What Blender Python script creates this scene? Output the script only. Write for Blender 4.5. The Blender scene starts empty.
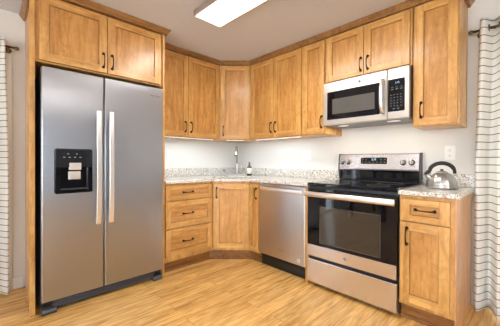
import bpy, bmesh, math, random
from mathutils import Vector, Matrix
random.seed(7)
C = bpy.context.scene.collection
S = bpy.context.scene

# ------------------------------------------------------------------ camera
cam_d = bpy.data.cameras.new('camera'); cam = bpy.data.objects.new('camera', cam_d); C.objects.link(cam)
S.camera = cam
YAW, PITCH, ROLL = math.radians(45.6751), math.radians(-0.3682), math.radians(0.2506)
fw = Vector((-math.sin(YAW)*math.cos(PITCH), math.cos(YAW)*math.cos(PITCH), math.sin(PITCH)))
rt = Vector((math.cos(YAW), math.sin(YAW), 0)); up = rt.cross(fw)
rt, up = rt*math.cos(ROLL)+up*math.sin(ROLL), up*math.cos(ROLL)-rt*math.sin(ROLL)
cam.matrix_world = Matrix(((rt.x, up.x, -fw.x, 3.1063), (rt.y, up.y, -fw.y, -2.7076), (rt.z, up.z, -fw.z, 1.1162), (0, 0, 0, 1)))
cam_d.sensor_width = 36; cam_d.lens = 36*271.06/500
cam_d.shift_x = -3.7/500; cam_d.shift_y = -0.53/500
cam_d.clip_start = 0.02

# ------------------------------------------------------------------ world, light, exposure
S.view_settings.view_transform = 'Standard'; S.view_settings.look = 'None'
S.view_settings.gamma = 1; S.view_settings.use_curve_mapping = False
S.view_settings.exposure = -0.46
W = bpy.data.worlds.new('daylight'); S.world = W; W.use_nodes = True
W.node_tree.nodes['Background'].inputs[0].default_value = (0.62, 0.78, 1.0, 1)
W.node_tree.nodes['Background'].inputs[1].default_value = 1.6

def area(name, loc, rot, sx, sy, power, col, spread=180):
    l = bpy.data.lights.new(name, 'AREA'); l.shape = 'RECTANGLE'; l.size = sx; l.size_y = sy
    l.energy = power; l.color = col; l.spread = math.radians(spread)
    o = bpy.data.objects.new(name, l); C.objects.link(o); o.location = loc; o.rotation_euler = rot
    return o
R90 = math.pi/2
# daylight through the glazed openings (each lamp fills its own opening); near window added
area('daylight_patio_door', (-0.10, -3.45, 1.02), (0, -R90, 0), 1.95, 1.55, 90, (0.80, 0.90, 1.0))
area('daylight_side_window', (3.315, 0.10, 1.05), (-R90, 0, 0), .78, 1.8, 45, (0.82, 0.91, 1.0))
area('daylight_rear_window', (3.3, -6.10, 1.15), (R90, 0, 0), 3.4, 1.8, 190, (0.88, 0.95, 1.0))
area('added_fixture_tubes', (4.6, -1.9, 2.318), (0, 0, R90), 1.15, 0.22, 34, (1.0, 0.98, 0.95))  # unseen fixture added to give the bright band across the refrigerator doors
area('near_window_fill', (7.70, -4.5, 1.15), (0, R90, 0), 1.8, 2.4, 170, (0.90, 0.95, 1.0))  # added fill behind an unseen window, brightens left wall and refrigerator front
# the ceiling fixture's own tubes shine from just under its diffuser
area('ceiling_fixture_tubes', (1.74, -1.335, 2.318), (0, 0, 0), 1.15, 0.22, 34, (1.0, 0.98, 0.95))

# ------------------------------------------------------------------ materials
def srgb(r, g, b):
    f = lambda c: c/12.92 if c <= .04045 else ((c+.055)/1.055)**2.4
    return (f(r/255), f(g/255), f(b/255), 1)
def mat(name, col=(.8, .8, .8, 1), rough=.5, metal=0, coat=0, spec=.5, emit=None, es=0, trans=0, ior=1.45, aniso=0):
    m = bpy.data.materials.new(name); m.use_nodes = True
    b = m.node_tree.nodes['Principled BSDF']
    b.inputs['Base Color'].default_value = col; b.inputs['Roughness'].default_value = rough
    b.inputs['Metallic'].default_value = metal; b.inputs['Coat Weight'].default_value = coat
    b.inputs['Coat Roughness'].default_value = .18
    b.inputs['Specular IOR Level'].default_value = spec; b.inputs['Transmission Weight'].default_value = trans
    b.inputs['IOR'].default_value = ior; b.inputs['Anisotropic'].default_value = aniso
    if emit: b.inputs['Emission Color'].default_value = emit; b.inputs['Emission Strength'].default_value = es
    return m
def nd(m, t, **k):
    n = m.node_tree.nodes.new(t)
    for a, v in k.items(): setattr(n, a, v)
    return n
def lk(m, a, b): m.node_tree.links.new(a, b)
def ramp(m, stops):
    r = nd(m, 'ShaderNodeValToRGB'); e = r.color_ramp.elements
    while len(e) < len(stops): e.new(.5)
    for i, (p, c) in enumerate(stops): e[i].position = p; e[i].color = c
    return r
def coords(m, scale, rand=True, rot=(0, 0, 0)):
    tc = nd(m, 'ShaderNodeTexCoord'); mp = nd(m, 'ShaderNodeMapping')
    mp.inputs['Scale'].default_value = scale; mp.inputs['Rotation'].default_value = rot
    if rand:
        oi = nd(m, 'ShaderNodeObjectInfo'); mu = nd(m, 'ShaderNodeMath', operation='MULTIPLY'); mu.inputs[1].default_value = 53
        lk(m, oi.outputs['Random'], mu.inputs[0])
        ad = nd(m, 'ShaderNodeVectorMath', operation='ADD'); lk(m, tc.outputs['Object'], ad.inputs[0]); lk(m, mu.outputs[0], ad.inputs[1])
        lk(m, ad.outputs[0], mp.inputs['Vector'])
    else: lk(m, tc.outputs['Object'], mp.inputs['Vector'])
    return mp
def noise(m, vec, scale=1, detail=4, rough=.55, dist=0):
    n = nd(m, 'ShaderNodeTexNoise'); n.inputs['Scale'].default_value = scale; n.inputs['Detail'].default_value = detail
    n.inputs['Roughness'].default_value = rough; n.inputs['Distortion'].default_value = dist
    lk(m, vec.outputs[0], n.inputs['Vector']); return n
def mixc(m, fac, a, b, mode='MIX'):
    x = nd(m, 'ShaderNodeMix', data_type='RGBA', blend_type=mode)
    for s, v in ((x.inputs[0], fac), (x.inputs[6], a), (x.inputs[7], b)):
        if hasattr(v, 'links'): lk(m, v, s)
        else: s.default_value = v
    return x.outputs[2]
def wood(name, axis, dark, mid, light):
    m = mat(name, mid, .36, coat=.22)
    sc = [34, 34, 34]; sc[axis] = 3.0
    g = noise(m, coords(m, sc), 1, 6, .6, .4)
    sc2 = [17, 17, 17]; sc2[axis] = 9
    g2 = noise(m, coords(m, sc2), 1, 5, .6, 1.6)
    sc4 = [3, 3, 3]; sc4[axis] = 1.2
    g4 = noise(m, coords(m, sc4), 1, 3, .5, .8)
    r1 = ramp(m, [(.28, dark), (.5, mid), (.74, light)]); lk(m, g.outputs[0], r1.inputs[0])
    r2 = ramp(m, [(.30, (.82, .77, .71, 1)), (.60, (1.04, 1.04, 1.03, 1))]); lk(m, g2.outputs[0], r2.inputs[0])
    r4 = ramp(m, [(.33, (.88, .85, .82, 1)), (.62, (1.05, 1.05, 1.05, 1))]); lk(m, g4.outputs[0], r4.inputs[0])
    col = mixc(m, 1.0, r1.outputs[0], r2.outputs[0], 'MULTIPLY'); col = mixc(m, 1.0, col, r4.outputs[0], 'MULTIPLY')
    v = nd(m, 'ShaderNodeTexVoronoi'); v.inputs['Scale'].default_value = 1     # small knots
    sc3 = [7, 7, 7]; sc3[axis] = 4.5
    lk(m, coords(m, sc3).outputs[0], v.inputs['Vector'])
    r3 = ramp(m, [(.02, (.55, .45, .38, 1)), (.07, (1, 1, 1, 1))]); lk(m, v.outputs['Distance'], r3.inputs[0])
    col = mixc(m, 1.0, col, r3.outputs[0], 'MULTIPLY')
    lk(m, col, m.node_tree.nodes['Principled BSDF'].inputs['Base Color'])
    return m
WD, WM, WL = srgb(176, 126, 66), srgb(202, 153, 87), srgb(219, 173, 107)
M_WV = wood('honey_wood_upright_grain', 2, WD, WM, WL)
M_WH = wood('honey_wood_level_grain', 0, WD, WM, WL)
M_WP = wood('honey_wood_panel', 2, srgb(164, 112, 56), srgb(191, 139, 75), srgb(210, 161, 96))
M_WB = wood('honey_wood_panel_level', 0, srgb(164, 112, 56), srgb(191, 139, 75), srgb(210, 161, 96))
M_CROWN = wood('crown_wood', 1, srgb(124, 86, 46), srgb(152, 110, 64), srgb(174, 131, 84))
M_END = wood('maple_end_panel', 2, srgb(196, 140, 92), srgb(216, 164, 116), srgb(230, 184, 140))
M_TOE = wood('shaded_toe_wood', 0, srgb(104, 64, 28), srgb(134, 88, 42), srgb(156, 108, 56))  # brown toe wood, darkened further to carry the recess shade
M_BRONZE = mat('oil_rubbed_bronze', (.035, .026, .02, 1), .38, .8)
M_RODB = mat('antique_bronze', (.20, .145, .085, 1), .38, .9)
def steel(name, col, rough, grain, aniso=.7):
    """brushed metal; 'grain' is the way the brush marks run"""
    m = mat(name, col, rough, 1.0, aniso=aniso); b = m.node_tree.nodes['Principled BSDF']
    tg = nd(m, 'ShaderNodeTangent', direction_type='RADIAL', axis='Z'); lk(m, tg.outputs[0], b.inputs['Tangent'])
    b.inputs['Anisotropic Rotation'].default_value = 0 if grain == 'upright' else .25
    b.inputs['Roughness'].default_value = rough
    return m
M_FRIDGE = steel('brushed_steel_fridge', (.395, .40, .425, 1), .28, 'upright')
M_STEEL = steel('brushed_steel', (.74, .70, .70, 1), .27, 'level')
M_MICRO = steel('brushed_steel_microwave', (.58, .535, .48, 1), .36, 'level', .3)
M_DW = steel('brushed_steel_dishwasher', (.62, .595, .58, 1), .30, 'level', .5)
M_HANDLE = mat('satin_steel_handle', (.86, .84, .82, 1), .34, 1.0)
M_NICKEL = mat('brushed_nickel', (.46, .455, .45, 1), .30, 1.0)
M_KNOB = mat('knob_metal', (.42, .40, .38, 1), .22, 1.0)
M_CHROME = mat('chrome', (.80, .80, .80, 1), .08, 1.0)
M_KETTLE = mat('polished_steel_kettle', (.50, .49, .475, 1), .30, 1.0)
M_BGLASS = mat('black_glass', (.005, .005, .007, 1), .04, spec=.42)
M_OVENGLASS = mat('oven_window_glass', (.026, .022, .020, 1), .06, spec=1.0)
M_SCREEN = mat('microwave_window_screen', (.085, .078, .068, 1), .10, spec=.9)
M_BLACK = mat('black_plastic', (.012, .012, .013, 1), .35)
M_DGREY = mat('dark_grey_plastic', (.06, .062, .068, 1), .4)
M_GREY = mat('grey_plastic', (.20, .205, .22, 1), .4)
M_LGREY = mat('light_grey_mark', (.55, .56, .58, 1), .4)
M_WALL = mat('warm_white_wall_paint', srgb(222, 218, 211), .75)
M_SLATE = mat('slate_reflection_wall', srgb(104, 112, 128), .75)  # unseen near wall coloured dark to give bluish reflections in the refrigerator
M_CEIL = mat('white_ceiling_paint', srgb(212, 213, 220), .9)
M_TRIM = mat('white_trim_paint', srgb(228, 225, 218), .35)
M_PLATE = mat('white_outlet_plastic', srgb(236, 232, 225), .35)
M_SLOT = mat('outlet_slot', (.03, .03, .03, 1), .5)
M_DIFF = mat('lamp_diffuser', (.95, .95, .95, 1), .5, emit=(1, .97, .92, 1), es=3.2)
M_HOUS = mat('lamp_housing', srgb(150, 132, 122), .45)
M_LENS = mat('cooktop_lamp_lens', (.8, .8, .78, 1), .4, emit=(1, .93, .82, 1), es=.7)
M_LED = mat('warm_lamp_lens', (.9, .9, .9, 1), .4, emit=(.95, .97, 1, 1), es=2.0)
M_CLOCK = mat('clock_digits', (.1, .2, .3, 1), .4, emit=(.45, .75, 1, 1), es=1.4)
M_AMBER = mat('bottle_dark_brown', (.045, .028, .015, 1), .15)
M_LABEL = mat('bottle_cream_label', srgb(226, 222, 200), .5)
M_GLASS = mat('window_glass', (1, 1, 1, 1), .0, trans=1, ior=1.02)
M_DARKWOOD = mat('espresso_wood', (.018, .012, .010, 1), .3)
M_SINK = mat('sink_steel', (.55, .55, .55, 1), .25, 1.0)

def granite():
    m = mat('speckled_granite', rough=.18, coat=.1)
    v = coords(m, (1, 1, 1), False)
    a = noise(m, v, 75, 5, .75); ra = ramp(m, [(.36, srgb(124, 119, 114)), (.45, srgb(196, 190, 181)), (.58, srgb(234, 229, 220))]); lk(m, a.outputs[0], ra.inputs[0])
    b = noise(m, v, 110, 3, .7); rb = ramp(m, [(.35, (.05, .045, .04, 1)), (.42, (1, 1, 1, 1))]); lk(m, b.outputs[0], rb.inputs[0])
    c = noise(m, v, 40, 2, .5); rc = ramp(m, [(.60, (1, 1, 1, 1)), (.70, srgb(204, 176, 146))]); lk(m, c.outputs[0], rc.inputs[0])
    col = mixc(m, 1, ra.outputs[0], rb.outputs[0], 'MULTIPLY'); col = mixc(m, 1, col, rc.outputs[0], 'MULTIPLY')
    lk(m, col, m.node_tree.nodes['Principled BSDF'].inputs['Base Color']); return m
M_GRAN = granite()

def floor_mat():
    m = mat('oak_plank_floor', rough=.27, coat=.1)
    mp = coords(m, (1, 1, 1), False, (0, 0, -R90))
    br = nd(m, 'ShaderNodeTexBrick', offset=.37, offset_frequency=2)
    br.inputs['Scale'].default_value = 1; br.inputs['Brick Width'].default_value = 1.25; br.inputs['Row Height'].default_value = .128
    br.inputs['Mortar Size'].default_value = .0011; br.inputs['Mortar Smooth'].default_value = .1
    br.inputs['Color1'].default_value = (.0, .0, .0, 1); br.inputs['Color2'].default_value = (1, 1, 1, 1); br.inputs['Mortar'].default_value = (.5, .5, .5, 1)
    lk(m, mp.outputs[0], br.inputs['Vector'])
    # per-plank shift of the grain
    ad = nd(m, 'ShaderNodeVectorMath', operation='MULTIPLY_ADD'); ad.inputs[1].default_value = (9, 5, 0)
    lk(m, br.outputs['Color'], ad.inputs[0])
    tc = nd(m, 'ShaderNodeTexCoord'); lk(m, tc.outputs['Object'], ad.inputs[2])
    m1 = nd(m, 'ShaderNodeMapping'); m1.inputs['Scale'].default_value = (46, 4.0, 1); lk(m, ad.outputs[0], m1.inputs['Vector'])
    g = noise(m, m1, 1, 8, .62, .5)
    r1 = ramp(m, [(.28, srgb(168, 116, 60)), (.42, srgb(208, 160, 92)), (.55, srgb(226, 180, 110)), (.74, srgb(238, 198, 128))]); lk(m, g.outputs[0], r1.inputs[0])
    m2 = nd(m, 'ShaderNodeMapping'); m2.inputs['Scale'].default_value = (9, 1.3, 1); lk(m, ad.outputs[0], m2.inputs['Vector'])
    g2 = noise(m, m2, 1, 3, .5, 1.5)
    r2 = ramp(m, [(.34, (.70, .62, .52, 1)), (.48, (1, 1, 1, 1))]); lk(m, g2.outputs[0], r2.inputs[0])
    col = mixc(m, .85, r1.outputs[0], r2.outputs[0], 'MULTIPLY')
    r3 = ramp(m, [(0, (.86, .84, .82, 1)), (1, (1.08, 1.06, 1.04, 1))]); lk(m, br.outputs['Color'], r3.inputs[0])
    col = mixc(m, 1, col, r3.outputs[0], 'MULTIPLY')
    col = mixc(m, br.outputs['Fac'], col, srgb(120, 76, 36))
    lk(m, col, m.node_tree.nodes['Principled BSDF'].inputs['Base Color']); return m
M_FLOOR = floor_mat()

def curtain_mat(space):
    m = bpy.data.materials.new('striped_curtain_cloth'); m.use_nodes = True; nt = m.node_tree
    b = nt.nodes['Principled BSDF']; b.inputs['Roughness'].default_value = .85; b.inputs['Specular IOR Level'].default_value = .1
    tc = nd(m, 'ShaderNodeTexCoord'); sp = nd(m, 'ShaderNodeSeparateXYZ'); lk(m, tc.outputs['UV'], sp.inputs[0])
    md = nd(m, 'ShaderNodeMath', operation='FRACT'); dv = nd(m, 'ShaderNodeMath', operation='DIVIDE'); dv.inputs[1].default_value = space
    lk(m, sp.outputs['Y'], dv.inputs[0]); lk(m, dv.outputs[0], md.inputs[0])
    r = ramp(m, [(0, srgb(128, 122, 118)), (.11, srgb(238, 235, 228))]); r.color_ramp.interpolation = 'CONSTANT'; lk(m, md.outputs[0], r.inputs[0])
    lk(m, r.outputs[0], b.inputs['Base Color'])
    tr = nd(m, 'ShaderNodeBsdfTranslucent'); lk(m, r.outputs[0], tr.inputs['Color'])
    mx = nd(m, 'ShaderNodeMixShader'); mx.inputs[0].default_value = .25
    lk(m, b.outputs[0], mx.inputs[1]); lk(m, tr.outputs[0], mx.inputs[2]); lk(m, mx.outputs[0], nt.nodes['Material Output'].inputs[0]); return m

# ------------------------------------------------------------------ mesh helpers
def box(bm, x0, x1, y0, y1, z0, z1, mi=0):
    vs = [bm.verts.new(p) for p in ((x0, y0, z0), (x1, y0, z0), (x1, y1, z0), (x0, y1, z0), (x0, y0, z1), (x1, y0, z1), (x1, y1, z1), (x0, y1, z1))]
    for f in ((3, 2, 1, 0), (4, 5, 6, 7), (0, 1, 5, 4), (1, 2, 6, 5), (2, 3, 7, 6), (3, 0, 4, 7)):
        fa = bm.faces.new([vs[i] for i in f]); fa.material_index = mi
def prism(bm, pts, z0, z1, mi=0):            # polygon in plan, counter-clockwise
    a = [bm.verts.new((x, y, z0)) for x, y in pts]; b = [bm.verts.new((x, y, z1)) for x, y in pts]
    n = len(pts)
    fs = [bm.faces.new(a[::-1]), bm.faces.new(b)] + [bm.faces.new((a[i], a[(i+1) % n], b[(i+1) % n], b[i])) for i in range(n)]
    for f in fs: f.material_index = mi
def prism_x(bm, prof, x0, x1, mi=0):         # (y, z) profile pushed along x
    a = [bm.verts.new((x0, y, z)) for y, z in prof]; b = [bm.verts.new((x1, y, z)) for y, z in prof]
    n = len(prof)
    for f in [bm.faces.new(a), bm.faces.new(b[::-1])] + [bm.faces.new((a[(i+1) % n], a[i], b[i], b[(i+1) % n])) for i in range(n)]: f.material_index = mi
def tube(bm, pts, rad, seg=10, flat=None, mi=0, closed=False):
    pts = [Vector(p) for p in pts]; n = len(pts)
    if not isinstance(rad, (list, tuple)): rad = [rad]*n
    rings = []; prev = None
    for i, p in enumerate(pts):
        if closed: t = pts[(i+1) % n]-pts[i-1]
        else: t = pts[min(i+1, n-1)]-pts[max(i-1, 0)]
        t.normalize()
        if prev is None:
            a = Vector((0, 0, 1)) if abs(t.z) < .9 else Vector((1, 0, 0))
            u = t.cross(a).normalized()
        else: u = (prev-t*prev.dot(t)).normalized()
        prev = u; v = t.cross(u); ring = []
        for k in range(seg):
            a = 2*math.pi*k/seg; ru, rv = rad[i], rad[i]*(flat if flat else 1)
            ring.append(bm.verts.new(p+u*math.cos(a)*ru+v*math.sin(a)*rv))
        rings.append(ring)
    for i in range(n if closed else n-1):
        A, Bq = rings[i], rings[(i+1) % n]
        for k in range(seg):
            f = bm.faces.new((A[k], A[(k+1) % seg], Bq[(k+1) % seg], Bq[k])); f.smooth = True; f.material_index = mi
    if not closed:
        for r in (rings[0][::-1], rings[-1]): bm.faces.new(r).material_index = mi
def lathe(bm, prof, seg=32, M=None, mi=0, lobes=0, la=0):
    rings = []
    for r, z in prof:
        ring = []
        for k in range(seg):
            a = 2*math.pi*k/seg; q = r*(1+la*abs(math.sin(lobes*a/2)) if lobes else 1)
            ring.append(bm.verts.new((q*math.cos(a), q*math.sin(a), z)))
        rings.append(ring)
    vs = [v for r in rings for v in r]
    for i in range(len(rings)-1):
        for k in range(seg):
            f = bm.faces.new((rings[i][k], rings[i][(k+1) % seg], rings[i+1][(k+1) % seg], rings[i+1][k])); f.smooth = True; f.material_index = mi
    for r in (rings[0][::-1], rings[-1]): bm.faces.new(r).material_index = mi
    if M is not None: bmesh.ops.transform(bm, matrix=M, verts=vs)
def obj(name, bm, mats, parent=None, bev=0, loc=None, rotz=0, label=None, fix=True):
    if fix: bmesh.ops.recalc_face_normals(bm, faces=bm.faces)
    me = bpy.data.meshes.new(name); bm.to_mesh(me); bm.free()
    o = bpy.data.objects.new(name, me); C.objects.link(o)
    for m in (mats if isinstance(mats, (list, tuple)) else [mats]): me.materials.append(m)
    if parent: o.parent = parent
    if loc: o.location = loc
    if rotz: o.rotation_euler.z = rotz
    if bev:
        b = o.modifiers.new('bevel', 'BEVEL'); b.width = bev; b.segments = 2; b.limit_method = 'ANGLE'; b.angle_limit = math.radians(50)
    if label: o['label'] = label
    return o
def boxobj(name, d, m, parent=None, bev=0, **k):
    bm = bmesh.new(); box(bm, *d); return obj(name, bm, m, parent, bev, **k)
def tag(o, label, cat, group=None):
    o['label'] = label; o['category'] = cat
    if group: o['group'] = group
    return o
def thing(name, label, cat, loc=(0, 0, 0), rotz=0, group=None):
    o = bpy.data.objects.new(name, None); C.objects.link(o); o.location = loc; o.rotation_euler = (0, 0, rotz); o.empty_display_size = .1
    return tag(o, label, cat, group)
def struct(o): o['kind'] = 'structure'; return o
def text_mesh(name, body, size, m, parent, loc, rot, ext=.0006):
    cu = bpy.data.curves.new(name, 'FONT'); cu.body = body; cu.size = size; cu.extrude = ext; cu.align_x = 'CENTER'; cu.align_y = 'CENTER'
    t = bpy.data.objects.new(name, cu); C.objects.link(t)
    bpy.context.view_layer.update()
    me = bpy.data.meshes.new_from_object(t.evaluated_get(bpy.context.evaluated_depsgraph_get()))
    bpy.data.objects.remove(t); bpy.data.curves.remove(cu)
    me.name = name; me.materials.clear(); me.materials.append(m)
    o = bpy.data.objects.new(name, me); C.objects.link(o); o.parent = parent; o.location = loc; o.rotation_euler = rot
    return o

# ------------------------------------------------------------------ room shell
ZC = 2.376; XR = 7.6; YR = -6.0
def wall_with_holes(name, axis, u0, u1, holes, m):
    # axis 'x': wall in the plane x = const (u runs along y); axis 'y': plane y = const (u along x)
    bm = bmesh.new(); const, thick = m[1], m[2]
    cuts = sorted(set([u0, u1]+[h[0] for h in holes]+[h[1] for h in holes]))
    def put(a, b, z0, z1):
        c0, c1 = min(const, const+thick), max(const, const+thick)
        if axis == 'x': box(bm, c0, c1, a, b, z0, z1)
        else: box(bm, a, b, c0, c1, z0, z1)
    for a, b in zip(cuts, cuts[1:]):
        h = [h for h in holes if h[0] <= a and b <= h[1]]
        if not h: put(a, b, 0, ZC)
        else:
            if h[0][2] > 0: put(a, b, 0, h[0][2])
            put(a, b, h[0][3], ZC)
    return struct(obj(name, bm, m[0]))
f = struct(boxobj('floor', (-.14, XR+.14, YR-.14, .14, -.06, 0), M_FLOOR))
struct(boxobj('ceiling', (-.14, XR+.14, YR-.14, .14, ZC, ZC+.08), M_CEIL))
PD = (-4.25, -2.65, 0.0, 2.00); SW = (2.88, 3.75, 0.0, 2.0); RW = (1.55, 5.05, .2, 2.1); NW = (-5.7, -3.3, .2, 2.1)
wall_with_holes('wall_left', 'x', YR, .14, [PD], (M_WALL, 0, -.14))
wall_with_holes('wall_right', 'y', 0, XR, [SW], (M_WALL, 0, .14))
wall_with_holes('wall_rear', 'y', 0, XR, [RW], (M_WALL, YR, -.14))
wall_with_holes('wall_near', 'x', YR-.14, .14, [NW], (M_SLATE, XR, .14))
def glazed(name, axis, const, h, mull, dirn):
    # frame and panes standing in an opening; a thing of the setting
    e = bpy.data.objects.new(name, None); C.objects.link(e); e['kind'] = 'structure'
    a, b, z0, z1 = h; bm = bmesh.new(); g = bmesh.new(); w = .05
    def put(B_, p, q, r, s, d0, d1):
        c0, c1 = sorted((const+dirn*d0, const+dirn*d1))
        if axis == 'x': box(B_, c0, c1, p, q, r, s)
        else: box(B_, p, q, c0, c1, r, s)
    put(bm, a+.002, a+w, z0+.002, z1-.002, .03, .09); put(bm, b-w, b-.002, z0+.002, z1-.002, .03, .09)
    put(bm, a+w, b-w, z0+.002, z0+w, .03, .09); put(bm, a+w, b-w, z1-w, z1-.002, .03, .09)
    for k in range(1, mull):
        u = a+(b-a)*k/mull; put(bm, u-.035, u+.035, z0+w, z1-w, .035, .085)
    put(g, a+w-.01, b-w+.01, z0+w-.01, z1-w+.01, .058, .062)
    obj('window_frame', bm, M_TRIM, e, .003); obj('window_pane', g, M_GLASS, e)
glazed('door_1', 'x', 0, PD, 2, -1)
glazed('window_1', 'y', 0, SW, 1, 1)
glazed('added_fill_window', 'x', XR, NW, 2, 1)  # unseen opening added in the near wall to admit fill light
glazed('window_2', 'y', YR, RW, 3, -1)
# casings and baseboards
bm = bmesh.new(); box(bm, .001, .020, -2.65, -2.566, .001, 2.035); box(bm, .001, .02, -4.33, -4.25, .001, 2.035); box(bm, .001, .02, -4.25, -2.65, 1.96, 2.035)
struct(obj('trim_1', bm, M_TRIM, None, .004))
bm = bmesh.new(); box(bm, 2.815, 2.88, -.020, -.001, .001, 2.06); box(bm, 3.75, 3.82, -.02, -.001, .001, 2.06); box(bm, 2.88, 3.75, -.02, -.001, 1.99, 2.06)
struct(obj('trim_2', bm, M_TRIM, None, .004))
bm = bmesh.new(); box(bm, .001, .015, -2.565, -2.4925, .001, .105); box(bm, .001, .015, YR+.016, -4.331, .001, .105)
struct(obj('baseboard_left', bm, M_TRIM, None, .004))
bm = bmesh.new(); box(bm, 2.787, 2.814, -.015, -.001, .001, .105); box(bm, 3.821, XR-.001, -.015, -.001, .001, .105)
struct(obj('baseboard_right', bm, M_TRIM, None, .004))
struct(boxobj('baseboard_rear', (.001, XR-.001, YR+.001, YR+.015, .001, .105), M_TRIM, None, .004))

# ------------------------------------------------------------------ cabinet helpers
def pull_bm(L=.118, out=.030):
    # bowed bronze pull along local z, standing off local -y
    bm = bmesh.new(); h = L/2
    pts, rd = [], []
    for i in range(13):
        t = -1+2*i/12; pts.append((0, -.007-out*(1-abs(t)**2.6)*.85, t*h)); rd.append(.0040+.0045*abs(t)**3)
    tube(bm, pts, rd, 8)
    for s in (-1, 1):
        lathe(bm, [(.0115, 0), (.0115, .004), (.009, .009), (.006, .013)], 12, Matrix.Translation((0, 0, s*(h-.004))) @ Matrix.Rotation(R90, 4, 'X'))
    return bm
def pull(parent, x, z, y=-.0205, level=False, L=.118):
    o = obj('handle', pull_bm(L), M_BRONZE, parent, label='dark bronze bowed pull', fix=True)
    o.location = (x, y, z)
    if level: o.rotation_euler = (0, R90, 0)
    return o
def shaker(name, parent, loc, w, h, handle=None, rotz=0, rail=.058, level=False, arch=False):
    """framed front: local x 0..w, front at -y, z 0..h"""
    t = .020; bm = bmesh.new()
    box(bm, 0, rail, -t, 0, 0, h, 0); box(bm, w-rail, w, -t, 0, 0, h, 0)
    rr = min(rail, h*.27)
    box(bm, rail, w-rail, -t, 0, 0, rr, 1); box(bm, rail, w-rail, -t, 0, h-rr, h, 1)
    box(bm, rail, w-rail, -.002, 0, rr, h-rr, 0)
    d = obj(name, bm, [M_WV, M_WH], parent, .0022, loc, rotz)
    boxobj('center_panel', (rail+.0028, w-rail-.0028, -.0085, -.0022, rr+.0028, h-rr-.0028), M_WB if level else M_WP, d)
    if handle:
        for hx, hz, lev in ([handle] if not isinstance(handle, list) else handle): pull(d, hx, hz, level=lev)
    return d
def upper(label, x_or_y, w, z0, z1, side, doors, group='wall cabinets'):
    """doors: list of (x, width, handle_x, handle_z) in local coords"""
    loc = (x_or_y, -.002, z0) if side == 'right' else (.002, x_or_y, z0)
    rz = 0 if side == 'right' else R90
    t = thing('wall_cabinet', label, 'cabinet', loc, rz, group)
    boxobj('cabinet_body', (.001, w-.001, -.322, 0, 0, z1-z0), M_WV, t, .002)
    for (x, dw, hx, hz) in doors:
        shaker('door', t, (x, -.3235, .010), dw, z1-z0-.022, (hx, hz, False))
    return t
ZB, ZT = 1.384, 2.325
# left wall: local x = world y - y0
y0 = -1.486
upper('two-door wall cabinet on the left wall beside the refrigerator surround', y0, .876, ZB, ZT, 'left',
      [(.006, .412, .412-.034, .108), (.424, .440, .034, .108)])
# right wall
upper('two-door wall cabinet between the corner cabinet and the narrow single-door one', .611, .797, ZB, ZT, 'right',
      [(.012, .380, .380-.026, .112), (.400, .385, .034, .112)])
upper('narrow single-door wall cabinet just left of the microwave', 1.410, .278, ZB, ZT, 'right', [(.008, .258, .258-.026, .110)])
upper('short two-door wall cabinet directly above the microwave', 1.690, .758, 1.872, ZT, 'right',
      [(.010, .364, .364-.022, .095), (.380, .362, .034, .095)])
upper('single-door wall cabinet at the right end over the kettle', 2.452, .297, ZB, ZT, 'right', [(.018, .268, .045, .115)])
# corner wall cabinet
t = thing('wall_cabinet', 'diagonal corner wall cabinet above the sink', 'cabinet', (.002, -.002, ZB), 0, 'wall cabinets')
bm = bmesh.new(); prism(bm, [(0, 0), (0, -.606), (.320, -.606), (.606, -.320), (.606, 0)][::1], 0, ZT-ZB); obj('cabinet_body', bm, M_WV, t, .002)
L45 = math.hypot(.286, .286); k = math.sqrt(.5)
shaker('door', t, (.320+.0225*k, -.606+.0225*k-.0015*2*k+.0, .010), L45-.045, ZT-ZB-.022, (.036, .10, False), math.pi/4)

# refrigerator surround
FY0, FY1, FX = -2.470, -1.513, .605
t = thing('refrigerator_cabinet', 'two-door cabinet bridging the top of the refrigerator', 'cabinet', (.002, FY0, 1.828), R90)
w = FY1-FY0
boxobj('cabinet_body', (.001, w-.001, -FX, 0, 0, ZT-1.828), M_WV, t, .002)
shaker('door', t, (.022, -FX-.0015, .012), .446, ZT-1.828-.024, (.446-.026, .10, False))
shaker('door', t, (.474, -FX-.0015, .012), .462, ZT-1.828-.024, (.034, .10, False))
bm = bmesh.new(); box(bm, .002, .604, -2.479, -2.4715, .001, ZT); box(bm, .604, .625, -2.503, -2.4715, .001, ZT)
tag(obj('end_panel', bm, M_WV, None, .0015), 'tall honey wood panel on the left side of the refrigerator', 'panel')
tag(boxobj('end_panel', (.002, .625, -1.5115, -1.4885, .001, ZT), M_WV, None, .002), 'tall honey wood panel between the refrigerator and the drawers', 'panel')

# crown moulding
def sweep(bm, path, prof, mi=0):
    n = len(path); P = [Vector((x, y)) for x, y in path]; off = []
    for i in range(n):
        ns = []
        if i > 0: d = (P[i]-P[i-1]).normalized(); ns.append(Vector((d.y, -d.x)))
        if i < n-1: d = (P[i+1]-P[i]).normalized(); ns.append(Vector((d.y, -d.x)))
        if len(ns) == 1: off.append(ns[0])
        else:
            b = (ns[0]+ns[1]).normalized(); off.append(b/b.dot(ns[0]))
    rings = [[bm.verts.new((P[i].x+off[i].x*o, P[i].y+off[i].y*o, z)) for o, z in prof] for i in range(n)]
    m = len(prof)
    for i in range(n-1):
        for j in range(m):
            bm.faces.new((rings[i][j], rings[i+1][j], rings[i+1][(j+1) % m], rings[i][(j+1) % m])).material_index = mi
    bm.faces.new(rings[0]); bm.faces.new(rings[-1][::-1])
bm = bmesh.new()
sweep(bm, [(.003, -2.4795), (.603, -2.4795), (.603, -2.5040), (.628, -2.5040), (.628, -1.4875), (.326, -1.4875), (.326, -.608), (.608, -.326), (2.7515, -.326), (2.7515, -.003)],
      [(.0005, 2.3265), (.016, 2.3265), (.016, 2.336), (.022, 2.340), (.036, 2.360), (.040, 2.364), (.040, 2.3745), (-.04, 2.3745), (-.04, 2.3265)])
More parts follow.
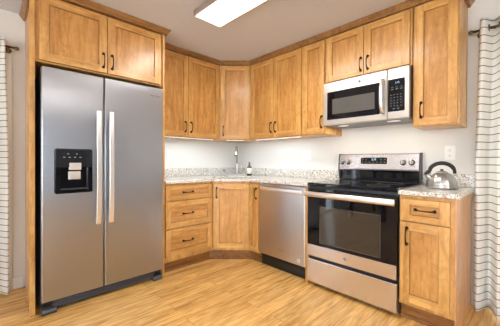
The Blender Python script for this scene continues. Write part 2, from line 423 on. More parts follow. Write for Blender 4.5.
tag(obj('crown_molding', bm, M_CROWN, None, .001), 'stained wood crown molding running along all the cabinet tops at the ceiling', 'molding')

# base cabinets
def base_root(label, cat, loc, rz): return thing('base_cabinet', label, cat, loc, rz, 'base cabinets')
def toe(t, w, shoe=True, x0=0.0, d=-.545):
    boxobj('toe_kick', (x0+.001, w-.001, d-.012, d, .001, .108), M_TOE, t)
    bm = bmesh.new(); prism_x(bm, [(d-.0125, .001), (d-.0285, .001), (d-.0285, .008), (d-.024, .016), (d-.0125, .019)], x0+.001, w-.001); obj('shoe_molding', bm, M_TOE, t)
# drawers on the left wall: local x = world y + 1.487
t = base_root('three-drawer base cabinet beside the refrigerator', 'cabinet', (.002, -1.4875, 0), R90); w = .572
boxobj('cabinet_body', (.001, w, -.610, -.001, .110, .8815), M_WV, t, .002)
for (z0, z1) in ((.722, .862), (.444, .708), (.165, .430)):
    shaker('drawer', t, (.006, -.6115, z0), .542, z1-z0, (.246, (z1-z0)/2, True), rail=.055, level=True)
toe(t, w)
# corner sink base
t = base_root('diagonal corner base cabinet under the sink', 'cabinet', (.002, -.002, 0), 0)
bm = bmesh.new(); prism(bm, [(0, 0), (0, -.910), (.610, -.910), (.910, -.610), (.910, 0)], .110, .700)
box(bm, .585, .610, -.910, -.885, .70, .8815); 
prism(bm, [(.592, -.892), (.610, -.910), (.910, -.610), (.892, -.592)], .70, .8815)
obj('cabinet_body', bm, M_WV, t, .002)
LB = math.hypot(.30, .30)
shaker('door', t, (.610+.016*k+.001, -.910+.016*k-.001, .140), LB-.038, .715, (.030, .715-.095, False), math.pi/4)
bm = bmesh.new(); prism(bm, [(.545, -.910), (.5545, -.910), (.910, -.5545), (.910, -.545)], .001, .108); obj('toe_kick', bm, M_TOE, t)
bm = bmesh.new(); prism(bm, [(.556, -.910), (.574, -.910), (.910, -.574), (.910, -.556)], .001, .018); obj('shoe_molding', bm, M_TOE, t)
# narrow base
t = base_root('narrow one-door base cabinet between the corner and the dishwasher', 'cabinet', (.914, -.002, 0), 0)
boxobj('cabinet_body', (.001, .143, -.610, -.001, .110, .8815), M_WV, t, .002)
shaker('door', t, (.004, -.6115, .140), .136, .715, (.108, .715-.095, False), rail=.034)
toe(t, .143)
# filler between dishwasher and range
tag(boxobj('filler_strip', (1.6625, 1.6870, -.628, -.02, .001, .8815), M_WV, None, .002), 'thin honey wood strip between the dishwasher and the range', 'panel')
# end base
t = base_root('one-drawer one-door base cabinet at the right end under the kettle', 'cabinet', (2.4515, -.002, 0), 0); w = .331
boxobj('cabinet_body', (.001, w-.007, -.608, -.001, .110, .8815), M_WV, t, .002)
boxobj('side_panel', (w-.0065, w, -.610, -.001, .001, .8815), M_END, t, label='pale maple side panel')
shaker('drawer', t, (.014, -.6115, .707), .286, .150, (.148, .080, True), rail=.058, level=True)
shaker('door', t, (.014, -.6115, .140), .286, .557, (.040, .557-.098, False))
toe(t, w-.008)

# ------------------------------------------------------------------ countertops, sink, taps
def counter_mesh(outer, hole, z0, z1):
    bm = bmesh.new()
    for z in (z0, z1):
        es = []
        for loop in ([outer] + ([hole] if hole else [])):
            vs = [bm.verts.new((x, y, z)) for x, y in loop]
            es += [bm.edges.new((vs[i], vs[(i+1) % len(vs)])) for i in range(len(vs))]
        bmesh.ops.triangle_fill(bm, use_beauty=True, use_dissolve=True, edges=es)
    bm.verts.ensure_lookup_table(); n = len(outer); m = len(hole) if hole else 0; h = n+m
    V = bm.verts
    for i in range(n): bm.faces.new((V[i], V[(i+1) % n], V[h+(i+1) % n], V[h+i]))
    for i in range(m): bm.faces.new((V[n+i], V[n+(i+1) % m], V[h+n+(i+1) % m], V[h+n+i]))
    return bm
SC = Vector((.56, -.56)); d1 = Vector((k, -k)); d2 = Vector((k, k))        # sink centre, front direction, width direction
def rounded(c, w, d, r, n=5):
    out = []
    for sx, sy, a0 in ((1, 1, 0), (-1, 1, 90), (-1, -1, 180), (1, -1, 270)):
        for i in range(n+1):
            a = math.radians(a0+90*i/n); u = sx*(w/2-r)+r*math.cos(a); v = sy*(d/2-r)+r*math.sin(a)
            q = c+d2*u-d1*v; out.append((q.x, q.y))
    return out
ZK0, ZK1 = .883, .914
outer = [(.002, -.002), (.002, -1.4865), (.642, -1.4865), (.642, -.93), (.652, -.905), (.905, -.652), (.93, -.642), (1.6885, -.642), (1.6885, -.002)]
top = tag(obj('countertop', counter_mesh(outer, rounded(SC, .50, .34, .05), ZK0, ZK1), M_GRAN, None, .005), 'long speckled granite countertop wrapping the corner under the sink', 'countertop')
boxobj('backsplash', (.003, .022, -1.4865, -.003, .9145, 1.016), M_GRAN, top, .003)
boxobj('backsplash', (.0225, 1.6885, -.022, -.003, .9145, 1.016), M_GRAN, top, .003)
top = tag(boxobj('countertop', (2.4505, 2.803, -.642, -.002, ZK0, ZK1), M_GRAN, None, .005), 'short speckled granite countertop under the kettle', 'countertop')
boxobj('backsplash', (2.4505, 2.803, -.022, -.003, .9145, 1.016), M_GRAN, top, .003)
# undermount basin
bm = bmesh.new()
r0 = rounded(SC, .516, .356, .055); r1 = rounded(SC, .505, .345, .05); r2 = rounded(SC, .46, .30, .06)
rings = [[bm.verts.new((x, y, z)) for x, y in r] for r, z in ((r0, .8825), (r1, .8825), (r1, .80), (r2, .715), (r2, .712), (r0, .79), )]
n = len(r0)
for a, b in zip(rings, rings[1:]+rings[:1]):
    if a is rings[3]: continue
    for i in range(n): bm.faces.new((a[i], a[(i+1) % n], b[(i+1) % n], b[i]))
bm.faces.new(rings[3]); bm.faces.new(rings[4][::-1])
t = tag(obj('sink', bm, M_SINK), 'stainless undermount sink set in the corner countertop', 'sink')
bm = bmesh.new(); lathe(bm, [(.038, .7155), (.038, .719), (.028, .7195), (.01, .718)], 20, Matrix.Translation((SC.x, SC.y, 0))); obj('drain', bm, M_CHROME, t)
# faucet
FP = Vector((.225, -.225))
t = thing('faucet', 'tall pull-down faucet standing behind the corner sink', 'faucet', (FP.x, FP.y, .9145), math.pi/4)
# local -y looks toward the room
bm = bmesh.new(); vs = []
pl = [(x*.115 if abs(x) < .7 else x*.13, y*.028) for x, y in [(math.cos(a), math.sin(a)) for a in [2*math.pi*i/28 for i in range(28)]]]
prism(bm, pl, 0, .010); obj('base_plate', bm, M_NICKEL, t, .002)
bm = bmesh.new(); lathe(bm, [(.026, .0105), (.026, .03), (.022, .04), (.020, .16), (.017, .165)], 20); obj('faucet_body', bm, M_NICKEL, t)
bm = bmesh.new(); pts = [(0, 0, .16), (0, 0, .33)]
for i in range(1, 11):
    a = math.pi*i/10*.86; pts.append((0, -.055+.055*math.cos(a), .33+.06*math.sin(a)))
tube(bm, pts, .013, 12); obj('spout', bm, M_NICKEL, t)
e0 = Vector(pts[-1]); dd = (Vector(pts[-1])-Vector(pts[-2])).normalized()
bm = bmesh.new(); tube(bm, [e0, e0+dd*.03, e0+dd*.09, e0+dd*.105], [.0145, .017, .021, .019], 12); obj('spray_head', bm, M_NICKEL, t)
bm = bmesh.new(); tube(bm, [(.022, 0, .055), (.05, 0, .06), (.058, -.005, .085), (.066, -.012, .14)], [.011, .011, .008, .006], 10); obj('lever', bm, M_NICKEL, t)
t = thing('sink_sprayer', 'small chrome side fixture left of the faucet', 'sprayer', (.12, -.355, .9145), math.pi/4)
bm = bmesh.new(); lathe(bm, [(.022, 0), (.022, .008), (.013, .014), (.012, .05), (.016, .055)], 16); obj('stem', bm, M_NICKEL, t)
bm = bmesh.new(); tube(bm, [(-.02, 0, .062), (0, -.006, .072), (.03, -.02, .074)], [.010, .013, .009], 10); obj('nozzle', bm, M_NICKEL, t)
# soap bottle
t = thing('soap_bottle', 'dark soap bottle with a cream label and black pump by the faucet', 'bottle', (.44, -.185, .9145), .8)
bm = bmesh.new(); lathe(bm, [(.030, 0), (.034, .004), (.034, .105), (.030, .118), (.015, .128), (.014, .135)], 24); obj('bottle_body', bm, M_AMBER, t)
bm = bmesh.new(); lathe(bm, [(.0346, .028), (.0346, .103), (.0338, .103), (.0338, .028)], 24); obj('paper_label', bm, M_LABEL, t)
bm = bmesh.new(); lathe(bm, [(.016, .1355), (.016, .152), (.007, .154), (.006, .168), (.013, .169), (.013, .182)], 16)
tube(bm, [(0, 0, .177), (0, -.02, .178), (0, -.036, .172)], [.006, .005, .004], 8); obj('pump', bm, M_BLACK, t)

# ------------------------------------------------------------------ refrigerator
# local x runs along +y in the world, local -y faces the room
RY0, RY1, RX = -2.444, -1.536, .690
t = thing('refrigerator', 'stainless side-by-side refrigerator with a water dispenser in its left door', 'refrigerator', (0, RY0, 0), R90)
w = RY1-RY0; sp = .404
boxobj('refrigerator_body', (.004, w-.004, -.612, -.03, .035, 1.765), M_DGREY, t, .004)
def fdoor(name, a, b):
    bm = bmesh.new(); box(bm, a, b, -RX, -.622, .092, 1.783); return obj(name, bm, M_FRIDGE, t, .007)
dl = fdoor('freezer_door', .001, sp-.003); dr = fdoor('refrigerator_door', sp+.003, w-.001)
def fhandle(par, xc):
    bm = bmesh.new()
    pts = []; h0, h1 = .612, 1.505
    n = 16
    for i in range(n+1):
        s = i/n; z = h0+(h1-h0)*s; bow = 1-abs(2*s-1)**4
        pts.append((z, -RX-.034-.014*bow))
    vs = []
    for z, y in pts: vs.append([bm.verts.new((xc+dx, y+dy, z)) for dx, dy in ((-.019, .006), (-.016, -.007), (.016, -.007), (.019, .006))])
    for a, b in zip(vs, vs[1:]):
        for j in range(4): bm.faces.new((a[j], a[(j+1) % 4], b[(j+1) % 4], b[j]))
    bm.faces.new(vs[0]); bm.faces.new(vs[-1][::-1])
    for z in (h0+.03, h1-.03): box(bm, xc-.011, xc+.011, -RX-.034, -RX-.0005, z-.022, z+.022)
    obj('handle', bm, M_HANDLE, par, .003, label='tall satin steel door handle')
fhandle(dl, sp-.047); fhandle(dr, sp+.044)
# dispenser (in the freezer door)
dx0, dx1, dz0, dz1 = .074, .318, .866, 1.200
def rrect(w_, h_, r, n=5):
    o = []
    for sx, sy, a0 in ((1, 1, 0), (-1, 1, 90), (-1, -1, 180), (1, -1, 270)):
        for i in range(n+1):
            a = math.radians(a0+90*i/n); o.append((sx*(w_/2-r)+r*math.cos(a), sy*(h_/2-r)+r*math.sin(a)))
    return o
def plate(bm, cx, cz, w_, h_, r, y0, y1, mi=0):       # rounded plate in the x-z plane, front at y1 (y1 < y0)
    p = rrect(w_, h_, r); a = [bm.verts.new((cx+x, y0, cz+z)) for x, z in p]; b = [bm.verts.new((cx+x, y1, cz+z)) for x, z in p]; n = len(p)
    for f in [bm.faces.new(a), bm.faces.new(b[::-1])]+[bm.faces.new((a[i], b[i], b[(i+1) % n], a[(i+1) % n])) for i in range(n)]: f.material_index = mi
yf = -RX-.0005
bm = bmesh.new()
# bezel as a rounded frame round an open cavity shown as a shallow niche
W_, H_ = dx1-dx0, dz1-dz0; cx_, cz_ = (dx0+dx1)/2, (dz0+dz1)/2
plate(bm, cx_, cz_, W_, H_, .016, yf, yf-.002)
zc = dz1-H_*.42
box(bm, dx0+.004, dx0+.036, yf-.028, yf-.0015, dz0+.006, zc); box(bm, dx1-.036, dx1-.004, yf-.028, yf-.0015, dz0+.006, zc)
box(bm, dx0+.036, dx1-.036, yf-.028, yf-.0015, dz0+.006, dz0+.03)
dp = obj('water_dispenser', bm, M_BGLASS, t, .004, label='black dispenser niche with a grey control face')
boxobj('control_face', (dx0+.004, dx1-.004, yf-.030, yf-.0025, zc+.001, dz1-.005), mat('dispenser_face', (.016, .017, .020, 1), .10), dp, .005)
for i in range(4): boxobj('control_mark', (dx0+.05+i*.034, dx0+.062+i*.034, yf-.0308, yf-.0302, dz1-.066, dz1-.062), M_LGREY, dp)
for i in range(2): boxobj('control_mark', (dx0+.075+i*.055, dx0+.085+i*.055, yf-.0308, yf-.0302, dz1-.041, dz1-.037), M_LGREY, dp)
boxobj('ice_chute', (dx0+W_*.36, dx0+W_*.67, yf-.036, yf-.006, dz1-H_*.475, dz1-H_*.315), M_HANDLE, dp, .004)
boxobj('paddle', (dx0+W_*.345, dx0+W_*.665, yf-.022, yf-.004, dz1-H_*.69, dz1-H_*.505), M_HANDLE, dp, .004)
boxobj('drip_tray', (dx0+.037, dx1-.037, yf-.040, yf-.004, dz0+.031, dz0+.038), M_DGREY, dp, .002)
# badge, grille, feet
bm = bmesh.new(); bx = w-.075; bz = 1.703
tube(bm, [(bx+.024*math.cos(a), -RX-.001, bz+.007*math.sin(a)) for a in [2*math.pi*i/20 for i in range(20)]], .0016, 6, closed=True)
box(bm, bx-.052, bx-.018, -RX-.0015, -RX-.0003, bz-.005, bz+.005); box(bm, bx+.012, bx+.046, -RX-.0015, -RX-.0003, bz-.005, bz+.005)
obj('badge', bm, M_GREY, dr, label='small grey emblem')
bm = bmesh.new(); box(bm, .07, w-.07, -.655, -.62, .020, .086)
for i in range(4): box(bm, .09, w-.09, -.660, -.654, .027+i*.014, .034+i*.014)
obj('base_grille', bm, M_DGREY, t, .002)
for a, b in ((.003, .092), (w-.092, w-.003)):
    bm = bmesh.new(); prism_x(bm, [(-.60, .001), (-.690, .001), (-.694, .024), (-.684, .040), (-.60, .042)], a, b)
    obj('foot', bm, M_DGREY, t, .003, label='grey plastic foot cover')
for a, b in ((.01, .07), (w-.07, w-.01)): boxobj('hinge', (a, b, -.66, -.6135, .056, .09), M_BLACK, t)

# ------------------------------------------------------------------ dishwasher
t = thing('dishwasher', 'stainless dishwasher with a bar handle between the narrow cabinet and the range', 'dishwasher', (1.0635, -.005, 0), 0); w = .597
boxobj('tub', (.004, w-.004, -.575, -.01, .10, .872), M_DGREY, t)
d = boxobj('door', (.001, w-.001, -.629, -.577, .135, .876), M_DW, t, .006)
bm = bmesh.new(); vs = []
for i in range(17):
    s = i/16; x = .030+(w-.06)*s; bow = 1-abs(2*s-1)**3
    vs.append([bm.verts.new((x, -.629-.012-.026*bow+dy, .826+dz)) for dy, dz in ((.007, -.020), (-.004, -.016), (-.006, 0), (-.004, .016), (.007, .020))])
for a, b in zip(vs, vs[1:]):
    for j in range(5): bm.faces.new((a[j], a[(j+1) % 5], b[(j+1) % 5], b[j]))
bm.faces.new(vs[0]); bm.faces.new(vs[-1][::-1])
for x in (.034, w-.064): box(bm, x, x+.03, -.642, -.6295, .810, .842)
obj('handle', bm, M_HANDLE, d, .002)
bm = bmesh.new(); box(bm, .285, .300, -.6302, -.6292, .2285, .2325); box(bm, .303, .345, -.6302, -.6292, .226, .2285); obj('badge', bm, M_DGREY, d)
bm = bmesh.new(); lathe(bm, [(.019, 0), (.019, .0006)], 24, Matrix.Translation((.525, -.6292, .178)) @ Matrix.Rotation(R90, 4, 'X')); st = obj('sticker', bm, M_PLATE, d)
bm = bmesh.new(); box(bm, .519, .5235, -.6306, -.6299, .172, .186); box(bm, .519, .531, -.6306, -.6299, .168, .1725); obj('sticker_mark', bm, M_DGREY, d)
boxobj('kick_plate', (.001, w-.001, -.575, -.56, .004, .133), M_BLACK, t)

# ------------------------------------------------------------------ range
t = thing('range', 'stainless electric range with a black glass oven door and backguard knobs', 'range', (1.6895, -.003, 0), 0); w = .759
boxobj('range_body', (.002, w-.002, -.600, -.01, .03, .893), M_DGREY, t)
boxobj('cooktop', (.001, w-.001, -.640, -.045, .894, .922), M_BGLASS, t, .007)
for (x, y, r) in ((.20, -.47, .105), (.56, -.47, .085), (.20, -.2, .08), (.56, -.2, .105)):
    bm = bmesh.new(); tube(bm, [(x+r*math.cos(a), y+r*math.sin(a), .9221) for a in [2*math.pi*i/36 for i in range(36)]], .0012, 4, closed=True)
    obj('burner_ring', bm, M_DGREY, t)
# backguard
bm = bmesh.new(); prism_x(bm, [(-.008, .923), (-.055, .923), (-.055, 1.030), (-.008, 1.030)], .008, w-.008); obj('backguard_base', bm, M_BGLASS, t, .003)
bg = bmesh.new(); prism_x(bg, [(-.008, 1.031), (-.078, 1.031), (-.080, 1.045), (-.062, 1.180), (-.052, 1.188), (-.008, 1.188)], .012, w-.012)
bgo = obj('control_panel', bg, M_STEEL, t, .003)
for a, b in ((.001, .0115), (w-.0115, w-.001)):
    bm = bmesh.new(); prism_x(bm, [(-.006, .924), (-.06, .924), (-.084, 1.034), (-.066, 1.186), (-.052, 1.193), (-.006, 1.193)], a, b); obj('end_cap', bm, M_DGREY, t, .002)
tilt = math.atan2(.018, .135)
def on_panel(u, z):            # point on the sloped control face
    return Vector((u, -.080+(z-1.045)*.018/.135, z))
PM = lambda u, z: Matrix.Translation(on_panel(u, z)) @ Matrix.Rotation(-tilt, 4, 'X') @ Matrix.Rotation(R90, 4, 'X')
for u in (.043, .107, .622, .692):
    bm = bmesh.new(); lathe(bm, [(.026, .0006), (.026, .005), (.021, .008), (.020, .026), (.016, .030)], 24, PM(u, 1.106))
    kn = obj('knob', bm, M_KNOB, t)
    bm = bmesh.new(); box(bm, -.0045, .0045, -.019, .019, .0305, .038); bmesh.ops.transform(bm, matrix=PM(u, 1.106), verts=bm.verts); obj('knob_grip', bm, M_CHROME, kn, .001)
bm = bmesh.new(); p = rrect(.246, .062, .012); a = [bm.verts.new((x, z, .0006)) for x, z in p]; b = [bm.verts.new((x, z, .003)) for x, z in p]; n = len(p)
bm.faces.new(a[::-1]); bm.faces.new(b)
for i in range(n): bm.faces.new((a[i], a[(i+1) % n], b[(i+1) % n], b[i]))
PMd = PM(.361, 1.121)
bmesh.ops.transform(bm, matrix=PMd, verts=bm.verts); disp = obj('display', bm, M_BGLASS, t, label='black display with a lit blue clock')
MK = mat('key_mark', (.22, .20, .18, 1), .5)
for r, zz in enumerate((.012, -.014)):
    for i in range(7):
        x = -.105+i*.035
        if r == 0 and 2 <= i <= 4: continue
        bm = bmesh.new(); box(bm, x-.006, x+.006, zz-.004, zz+.004, .0032, .0038)
        bmesh.ops.transform(bm, matrix=PMd, verts=bm.verts); obj('key', bm, MK, disp)
o = text_mesh('clock_digits', '2:15', .026, M_CLOCK, disp, (0, 0, 0), (0, 0, 0)); o.matrix_local = PMd @ Matrix.Translation((.004, .012, .0040))
# oven door
d = boxobj('oven_door', (.003, w-.003, -.640, -.602, .268, .872), M_BGLASS, t, .004)
boxobj('lower_band', (.004, w-.004, -.6430, -.6403, .272, .372), M_STEEL, d, .002, label='stainless lower band of the oven door')
boxobj('oven_window', (.135, .640, -.6416, -.6403, .405, .715), M_OVENGLASS, d)
bm = bmesh.new()
for a, b, c, e in ((.131, .1345, .401, .719), (.6405, .644, .401, .719), (.131, .644, .401, .4045), (.131, .644, .7155, .719)): box(bm, a, b, -.6418, -.6403, c, e)
obj('window_border', bm, mat('window_border', (.10, .10, .10, 1), .2), d)
bm = bmesh.new(); tube(bm, [(.006, -.690, .826), (.375, -.690, .826), (w-.006, -.690, .826)], .0150, 16, flat=1.55)
for x in (.022, w-.046): box(bm, x, x+.024, -.690, -.6405, .810, .842)
obj('handle', bm, M_HANDLE, d, .001, label='wide satin steel oven handle')
bm = bmesh.new(); ex, ez = .366, .322
tube(bm, [(ex+.014*math.cos(a), -.6436, ez+.014*math.sin(a)) for a in [2*math.pi*i/24 for i in range(24)]], .0016, 6, closed=True)
tube(bm, [(ex+.009*math.cos(a)*(1-i/40), -.6436, ez+.009*math.sin(a)*(1-i/40)) for i, a in [(i, 2*math.pi*i/14) for i in range(30)]], .0013, 6)
obj('badge', bm, M_GREY, d, label='small round emblem')
boxobj('drawer', (.003, w-.003, -.640, -.602, .035, .243), M_STEEL, t, .005)
boxobj('drawer_recess', (.006, w-.006, -.612, -.6005, .2435, .2675), M_BLACK, t)
for x in (.05, w-.08):
    for y in (-.56, -.08): boxobj('leg', (x, x+.03, y, y+.03, .001, .0295), M_BLACK, t)

# ------------------------------------------------------------------ microwave
t = thing('microwave', 'stainless over-the-range microwave with a black window', 'microwave', (1.6915, -.003, 1.455), 0); w = .755; H = .408
boxobj('microwave_body', (.001, w-.001, -.345, 0, .012, H), M_DGREY, t, .003)
xs = .590
d = boxobj('door', (.001, xs-.0015, -.385, -.3465, .002, H-.001), M_MICRO, t, .005)
cp = boxobj('control_panel', (xs+.0015, w-.001, -.385, -.3465, .002, H-.001), M_MICRO, t, .005)
bm = bmesh.new(); plate(bm, .290, .183, .488, .262, .006, -.3851, -.3875); wn = obj('window', bm, M_BGLASS, d)
bm = bmesh.new(); plate(bm, .296, .172, .392, .142, .003, -.3876, -.3882); obj('window_screen', bm, M_SCREEN, wn)
bm = bmesh.new(); pts = [(.558, -.390-.038*(1-abs(2*i/14-1)**3.0), .058+.272*i/14) for i in range(15)]
tube(bm, pts, .0165, 12); obj('handle', bm, M_HANDLE, d, label='vertical bowed steel handle')
bm = bmesh.new(); ex, ez = .360, .358
tube(bm, [(ex+.012*math.cos(a), -.3858, ez+.012*math.sin(a)) for a in [2*math.pi*i/24 for i in range(24)]], .0017, 6, closed=True)
tube(bm, [(ex+.008*math.cos(a)*(1-i/40), -.3858, ez+.008*math.sin(a)*(1-i/40)) for i, a in [(i, 2*math.pi*i/14) for i in range(30)]], .0014, 6)
obj('badge', bm, M_DGREY, d, label='small round emblem')
bm = bmesh.new(); plate(bm, .660, .190, .124, .258, .005, -.3851, -.3870); kp = obj('keypad', bm, M_BGLASS, cp, label='black keypad with small pale keys')
MK2 = mat('keypad_mark', (.13, .135, .14, 1), .5)
for r in range(5):
    for c in range(4):
        x, z = .622+c*.024, .105+r*.022
        boxobj('key', (x-.0045, x+.0045, -.3876, -.3871, z-.003, z+.003), MK2, kp)
for c in range(3):
    boxobj('key', (.622+c*.034, .638+c*.034, -.3876, -.3871, .235, .240), MK2, kp); boxobj('key', (.622+c*.034, .638+c*.034, -.3876, -.3871, .252, .256), MK2, kp)
for x in (.636, .668): boxobj('key', (x, x+.016, -.3876, -.3871, .078, .086), MK2, kp)
text_mesh('clock_digits', '2:15', .018, M_CLOCK, kp, (.668, -.3876, .288), (R90, 0, 0))
bm = bmesh.new(); box(bm, .02, w-.02, -.34, -.01, .002, .0115)
obj('bottom_plate', bm, M_GREY, t)
for x in (.145, .600):
    bm = bmesh.new(); lathe(bm, [(.042, -.0004), (.042, .0015)], 24, Matrix.Translation((x, -.255, 0)) @ Matrix.Diagonal((1.25, .8, 1, 1))); obj('cooktop_lamp', bm, M_LENS, t)

# ------------------------------------------------------------------ kettle
t = thing('kettle', 'stainless whistling kettle with a black arched handle on the short countertop', 'kettle', (2.634, -.255, .9145), math.radians(36))
bm = bmesh.new()
lathe(bm, [(.088, 0), (.101, .003), (.103, .012), (.099, .02), (.1, .022), (.097, .045), (.086, .075), (.068, .098), (.047, .113), (.04, .116)], 64, None, 0, 14, .025)
obj('kettle_body', bm, M_KETTLE, t)
bm = bmesh.new(); lathe(bm, [(.041, .1165), (.038, .122), (.022, .129), (.008, .131)], 28); ld = obj('lid', bm, M_KETTLE, t)
bm = bmesh.new(); lathe(bm, [(.006, .1315), (.012, .137), (.011, .143), (.004, .145)], 16); obj('lid_knob', bm, M_BLACK, ld)
bm = bmesh.new(); tube(bm, [(-.070, 0, .066), (-.094, 0, .090), (-.106, 0, .108)], [.022, .017, .013], 14); sp_ = obj('spout', bm, M_KETTLE, t)
bm = bmesh.new(); tube(bm, [(-.105, 0, .107), (-.114, 0, .122)], [.015, .015], 14); tube(bm, [(-.108, 0, .126), (-.086, 0, .136), (-.070, 0, .132)], [.005, .006, .005], 8); obj('whistle_cap', bm, M_BLACK, sp_)
bm = bmesh.new(); pts, rd = [], []
for i in range(25):
    a = math.radians(-8+196*i/24); pts.append((.088*math.cos(a), 0, .120+.070*math.sin(a))); rd.append(.0120 if 3 < i < 21 else .0095)
tube(bm, pts, rd, 12, flat=1.25); obj('handle', bm, M_BLACK, t)

# ------------------------------------------------------------------ outlets and switch plates
def outlet(label, loc, rz, gangs, group='wall outlets'):
    t = thing('outlet', label, 'outlet', loc, rz, group); w = .072 if gangs == 1 else .116
    bm = bmesh.new(); plate(bm, 0, 0, w, .116, .006, -.001, -.006); obj('cover_plate', bm, M_PLATE, t, .0015)
    for g in range(gangs):
        cx = 0 if gangs == 1 else (-.023 if g == 0 else .023)
        if gangs == 2 and g == 0:
            bm = bmesh.new(); box(bm, cx-.016, cx+.016, -.0085, -.0062, -.033, .033); obj('rocker_switch', bm, M_PLATE, t, .001); continue
        for s in (-1, 1):
            bm = bmesh.new(); plate(bm, cx, s*.021, .032, .028, .012, -.0062, -.0080); r = obj('receptacle', bm, M_PLATE, t)
            bm = bmesh.new()
            for q in (-.006, .006): box(bm, cx+q-.0012, cx+q+.0012, -.0084, -.0081, s*.021-.003, s*.021+.006)
            box(bm, cx-.002, cx+.002, -.0084, -.0081, s*.021-.0095, s*.021-.006); obj('slot', bm, M_SLOT, r)
outlet('single white outlet on the left wall above the drawers', (0, -1.115, 1.182), R90, 1)
outlet('double white outlet plate on the right wall above the dishwasher', (1.234, 0, 1.187), 0, 2)
outlet('single white outlet on the right wall above the kettle', (2.640, 0, 1.187), 0, 1)

# ------------------------------------------------------------------ lamps
t = thing('ceiling_light', 'long white-lensed fluorescent ceiling light', 'lamp', (1.74, -1.335, ZC-.001), 0)
bm = bmesh.new(); L2, W2 = .625, .145
prism(bm, [(-L2, -W2), (L2, -W2), (L2, W2), (-L2, W2)], -.040, 0); obj('housing', bm, M_HOUS, t, .004, label='brownish grey fixture housing')
boxobj('diffuser', (-L2+.012, L2-.012, -W2+.018, W2-.018, -.050, -.0405), M_DIFF, t, .003, label='glowing white diffuser')
t2 = thing('ceiling_light', 'second long ceiling light, added out of frame for the bright band in the refrigerator doors', 'lamp', (4.6, -1.9, ZC-.001), R90)
for ch in list(t.children):
    c_ = ch.copy(); C.objects.link(c_); c_.parent = t2
def led(label, loc, rz, L):
    t = thing('under_cabinet_light', label, 'lamp', loc, rz, 'under cabinet lights')
    boxobj('housing', (0, L, -.04, -.01, -.007, -.001), M_PLATE, t); boxobj('lens', (.01, L-.01, -.036, -.014, -.0078, -.0071), M_LED, t)
led('slim light bar under the wall cabinet beside the refrigerator', (.262, -1.40, ZB), R90, .72)
led('slim light bar under the two-door cabinet left of the range', (.66, -.262, ZB), 0, .70)
led('short slim light bar under the diagonal corner cabinet', (.33, -.50, ZB), math.pi/4, .24)
area('under_cabinet_glow_left', (.232, -1.04, ZB-.014), (0, 0, 0), .03, .70, 3.4, (.70, .87, 1.0))
area('under_cabinet_glow_right', (1.01, -.232, ZB-.014), (0, 0, 0), .68, .03, 2.6, (.70, .87, 1.0))
area('under_cabinet_glow_corner', (.40, -.40, ZB-.014), (0, 0, math.pi/4), .22, .03, 1.7, (.70, .87, 1.0))
for x in (.145, .600): area('cooktop_lamp_glow', (1.6915+x, -.263, 1.450), (0, 0, 0), .11, .07, 1.3, (1, .9, .75))

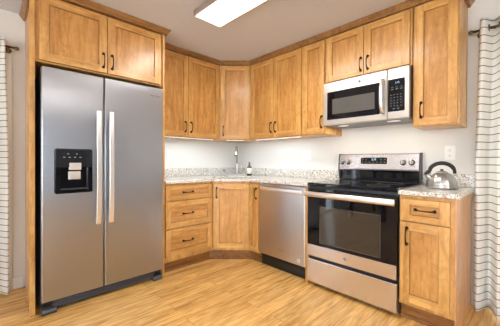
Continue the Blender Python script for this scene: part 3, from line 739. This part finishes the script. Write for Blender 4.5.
# ------------------------------------------------------------------ curtains and rods
def curtain(name, label, side, u0, u1, foot_flare, zt, zb, folds, base, amp, phase, space):
    """u runs along the wall; the cloth hangs 'base' off the wall and waves by amp"""
    bm = bmesh.new(); uvl = bm.loops.layers.uv.new('UVMap'); nu, nz = folds*14, 36; grid = []
    for j in range(nz+1):
        s = j/nz; z = zt+(zb-zt)*s; row = []
        for i in range(nu+1):
            q = i/nu; a = amp*(1+.55*s)*math.sin(phase+q*folds*2*math.pi)+.006*math.sin(q*31+s*5)*s
            u = u0-foot_flare*min(1, s*2.0)*(1-q)**1.5+(u1-u0)*q
            off = base+a*(1 if a > 0 else .75)
            off = max(off, .032)
            p = (off, u, z) if side == 'left' else (u, -off, z)
            row.append(bm.verts.new(p))
        grid.append(row)
    for j in range(nz):
        for i in range(nu):
            f = bm.faces.new((grid[j][i], grid[j][i+1], grid[j+1][i+1], grid[j+1][i])); f.smooth = True
            for l in f.loops: l[uvl].uv = (l.vert.co.y if side == 'left' else l.vert.co.x, l.vert.co.z+.02)
    o = obj(name, bm, curtain_mat(space), None, fix=False)
    for kk in range(1, folds*2+1):
        q = (kk*math.pi-phase)/(folds*2*math.pi)
        if not 0 < q < 1: continue
        u = u0+(u1-u0)*q; zr = zt-.068; g = bmesh.new()
        pts = []
        for i in range(20):
            a = 2*math.pi*i/20; v = .021*math.cos(a)
            pts.append((base+v, u+.002, zr+.021*math.sin(a)) if side == 'left' else (u+.002, -(base+v), zr+.021*math.sin(a)))
        tube(g, pts, .0045, 6, closed=True); obj('grommet', g, M_RODB, o, label='bronze grommet')
    m = o.modifiers.new('cloth', 'SOLIDIFY'); m.thickness = .002
    return o
c1 = tag(curtain('curtain', 'white striped curtain hanging by the left edge beside the refrigerator panel', 'left', -2.612, -3.58, -.02, 2.11, .02, 8, .095, .035, 1.2, .050), '', 'curtain', 'striped curtains')
c1['label'] = 'white striped curtain at the left, beyond the refrigerator panel'
c2 = tag(curtain('curtain', 'white striped curtain at the right, beside the end cabinet', 'right', 2.838, 3.62, .022, 2.162, .025, 7, .095, .045, .6, .0555), 'white striped curtain at the right, beside the end cabinet', 'curtain', 'striped curtains')
def rod(label, side, u0, u1, z):
    t = thing('curtain_rod', label, 'curtain rod', (0, 0, 0), 0, 'curtain rods')
    P = (lambda u, o, zz: (o, u, zz)) if side == 'left' else (lambda u, o, zz: (u, -o, zz))
    bm = bmesh.new(); tube(bm, [P(u0, .095, z), P(u1, .095, z)], .0095, 12); obj('rod', bm, M_RODB, t)
    s = 1 if u1 > u0 else -1
    bm = bmesh.new(); tube(bm, [P(u0-s*.0005, .095, z), P(u0-s*.008, .095, z), P(u0-s*.018, .095, z), P(u0-s*.030, .095, z)], [.010, .016, .016, .011], 14); obj('finial', bm, M_RODB, t)
    ub = u0+s*.035
    bm = bmesh.new(); tube(bm, [P(ub, .022, z-.012), P(ub, .07, z-.014), P(ub, .095, z-.011)], .006, 8); tube(bm, [P(ub, .0205, z-.012), P(ub, .027, z-.012)], .022, 14); obj('bracket', bm, M_RODB, t)
rod('bronze curtain rod above the left striped curtain', 'left', -2.555, -4.7, 2.045)
rod('bronze curtain rod above the right striped curtain', 'right', 2.795, 3.95, 2.092)

# dining table out of frame, mirrored in the oven door
t = thing('dining_table', 'dark table whose legs are mirrored in the oven door glass', 'table', (.95, -4.25, 0), .1)
boxobj('tabletop', (-.38, .38, -.55, .55, .87, .91), M_DARKWOOD, t, .004)
for sx in (-1, 1):
    for sy in (-1, 1): boxobj('leg', (sx*.32-.03, sx*.32+.03, sy*.48-.03, sy*.48+.03, .001, .8695), M_DARKWOOD, t)
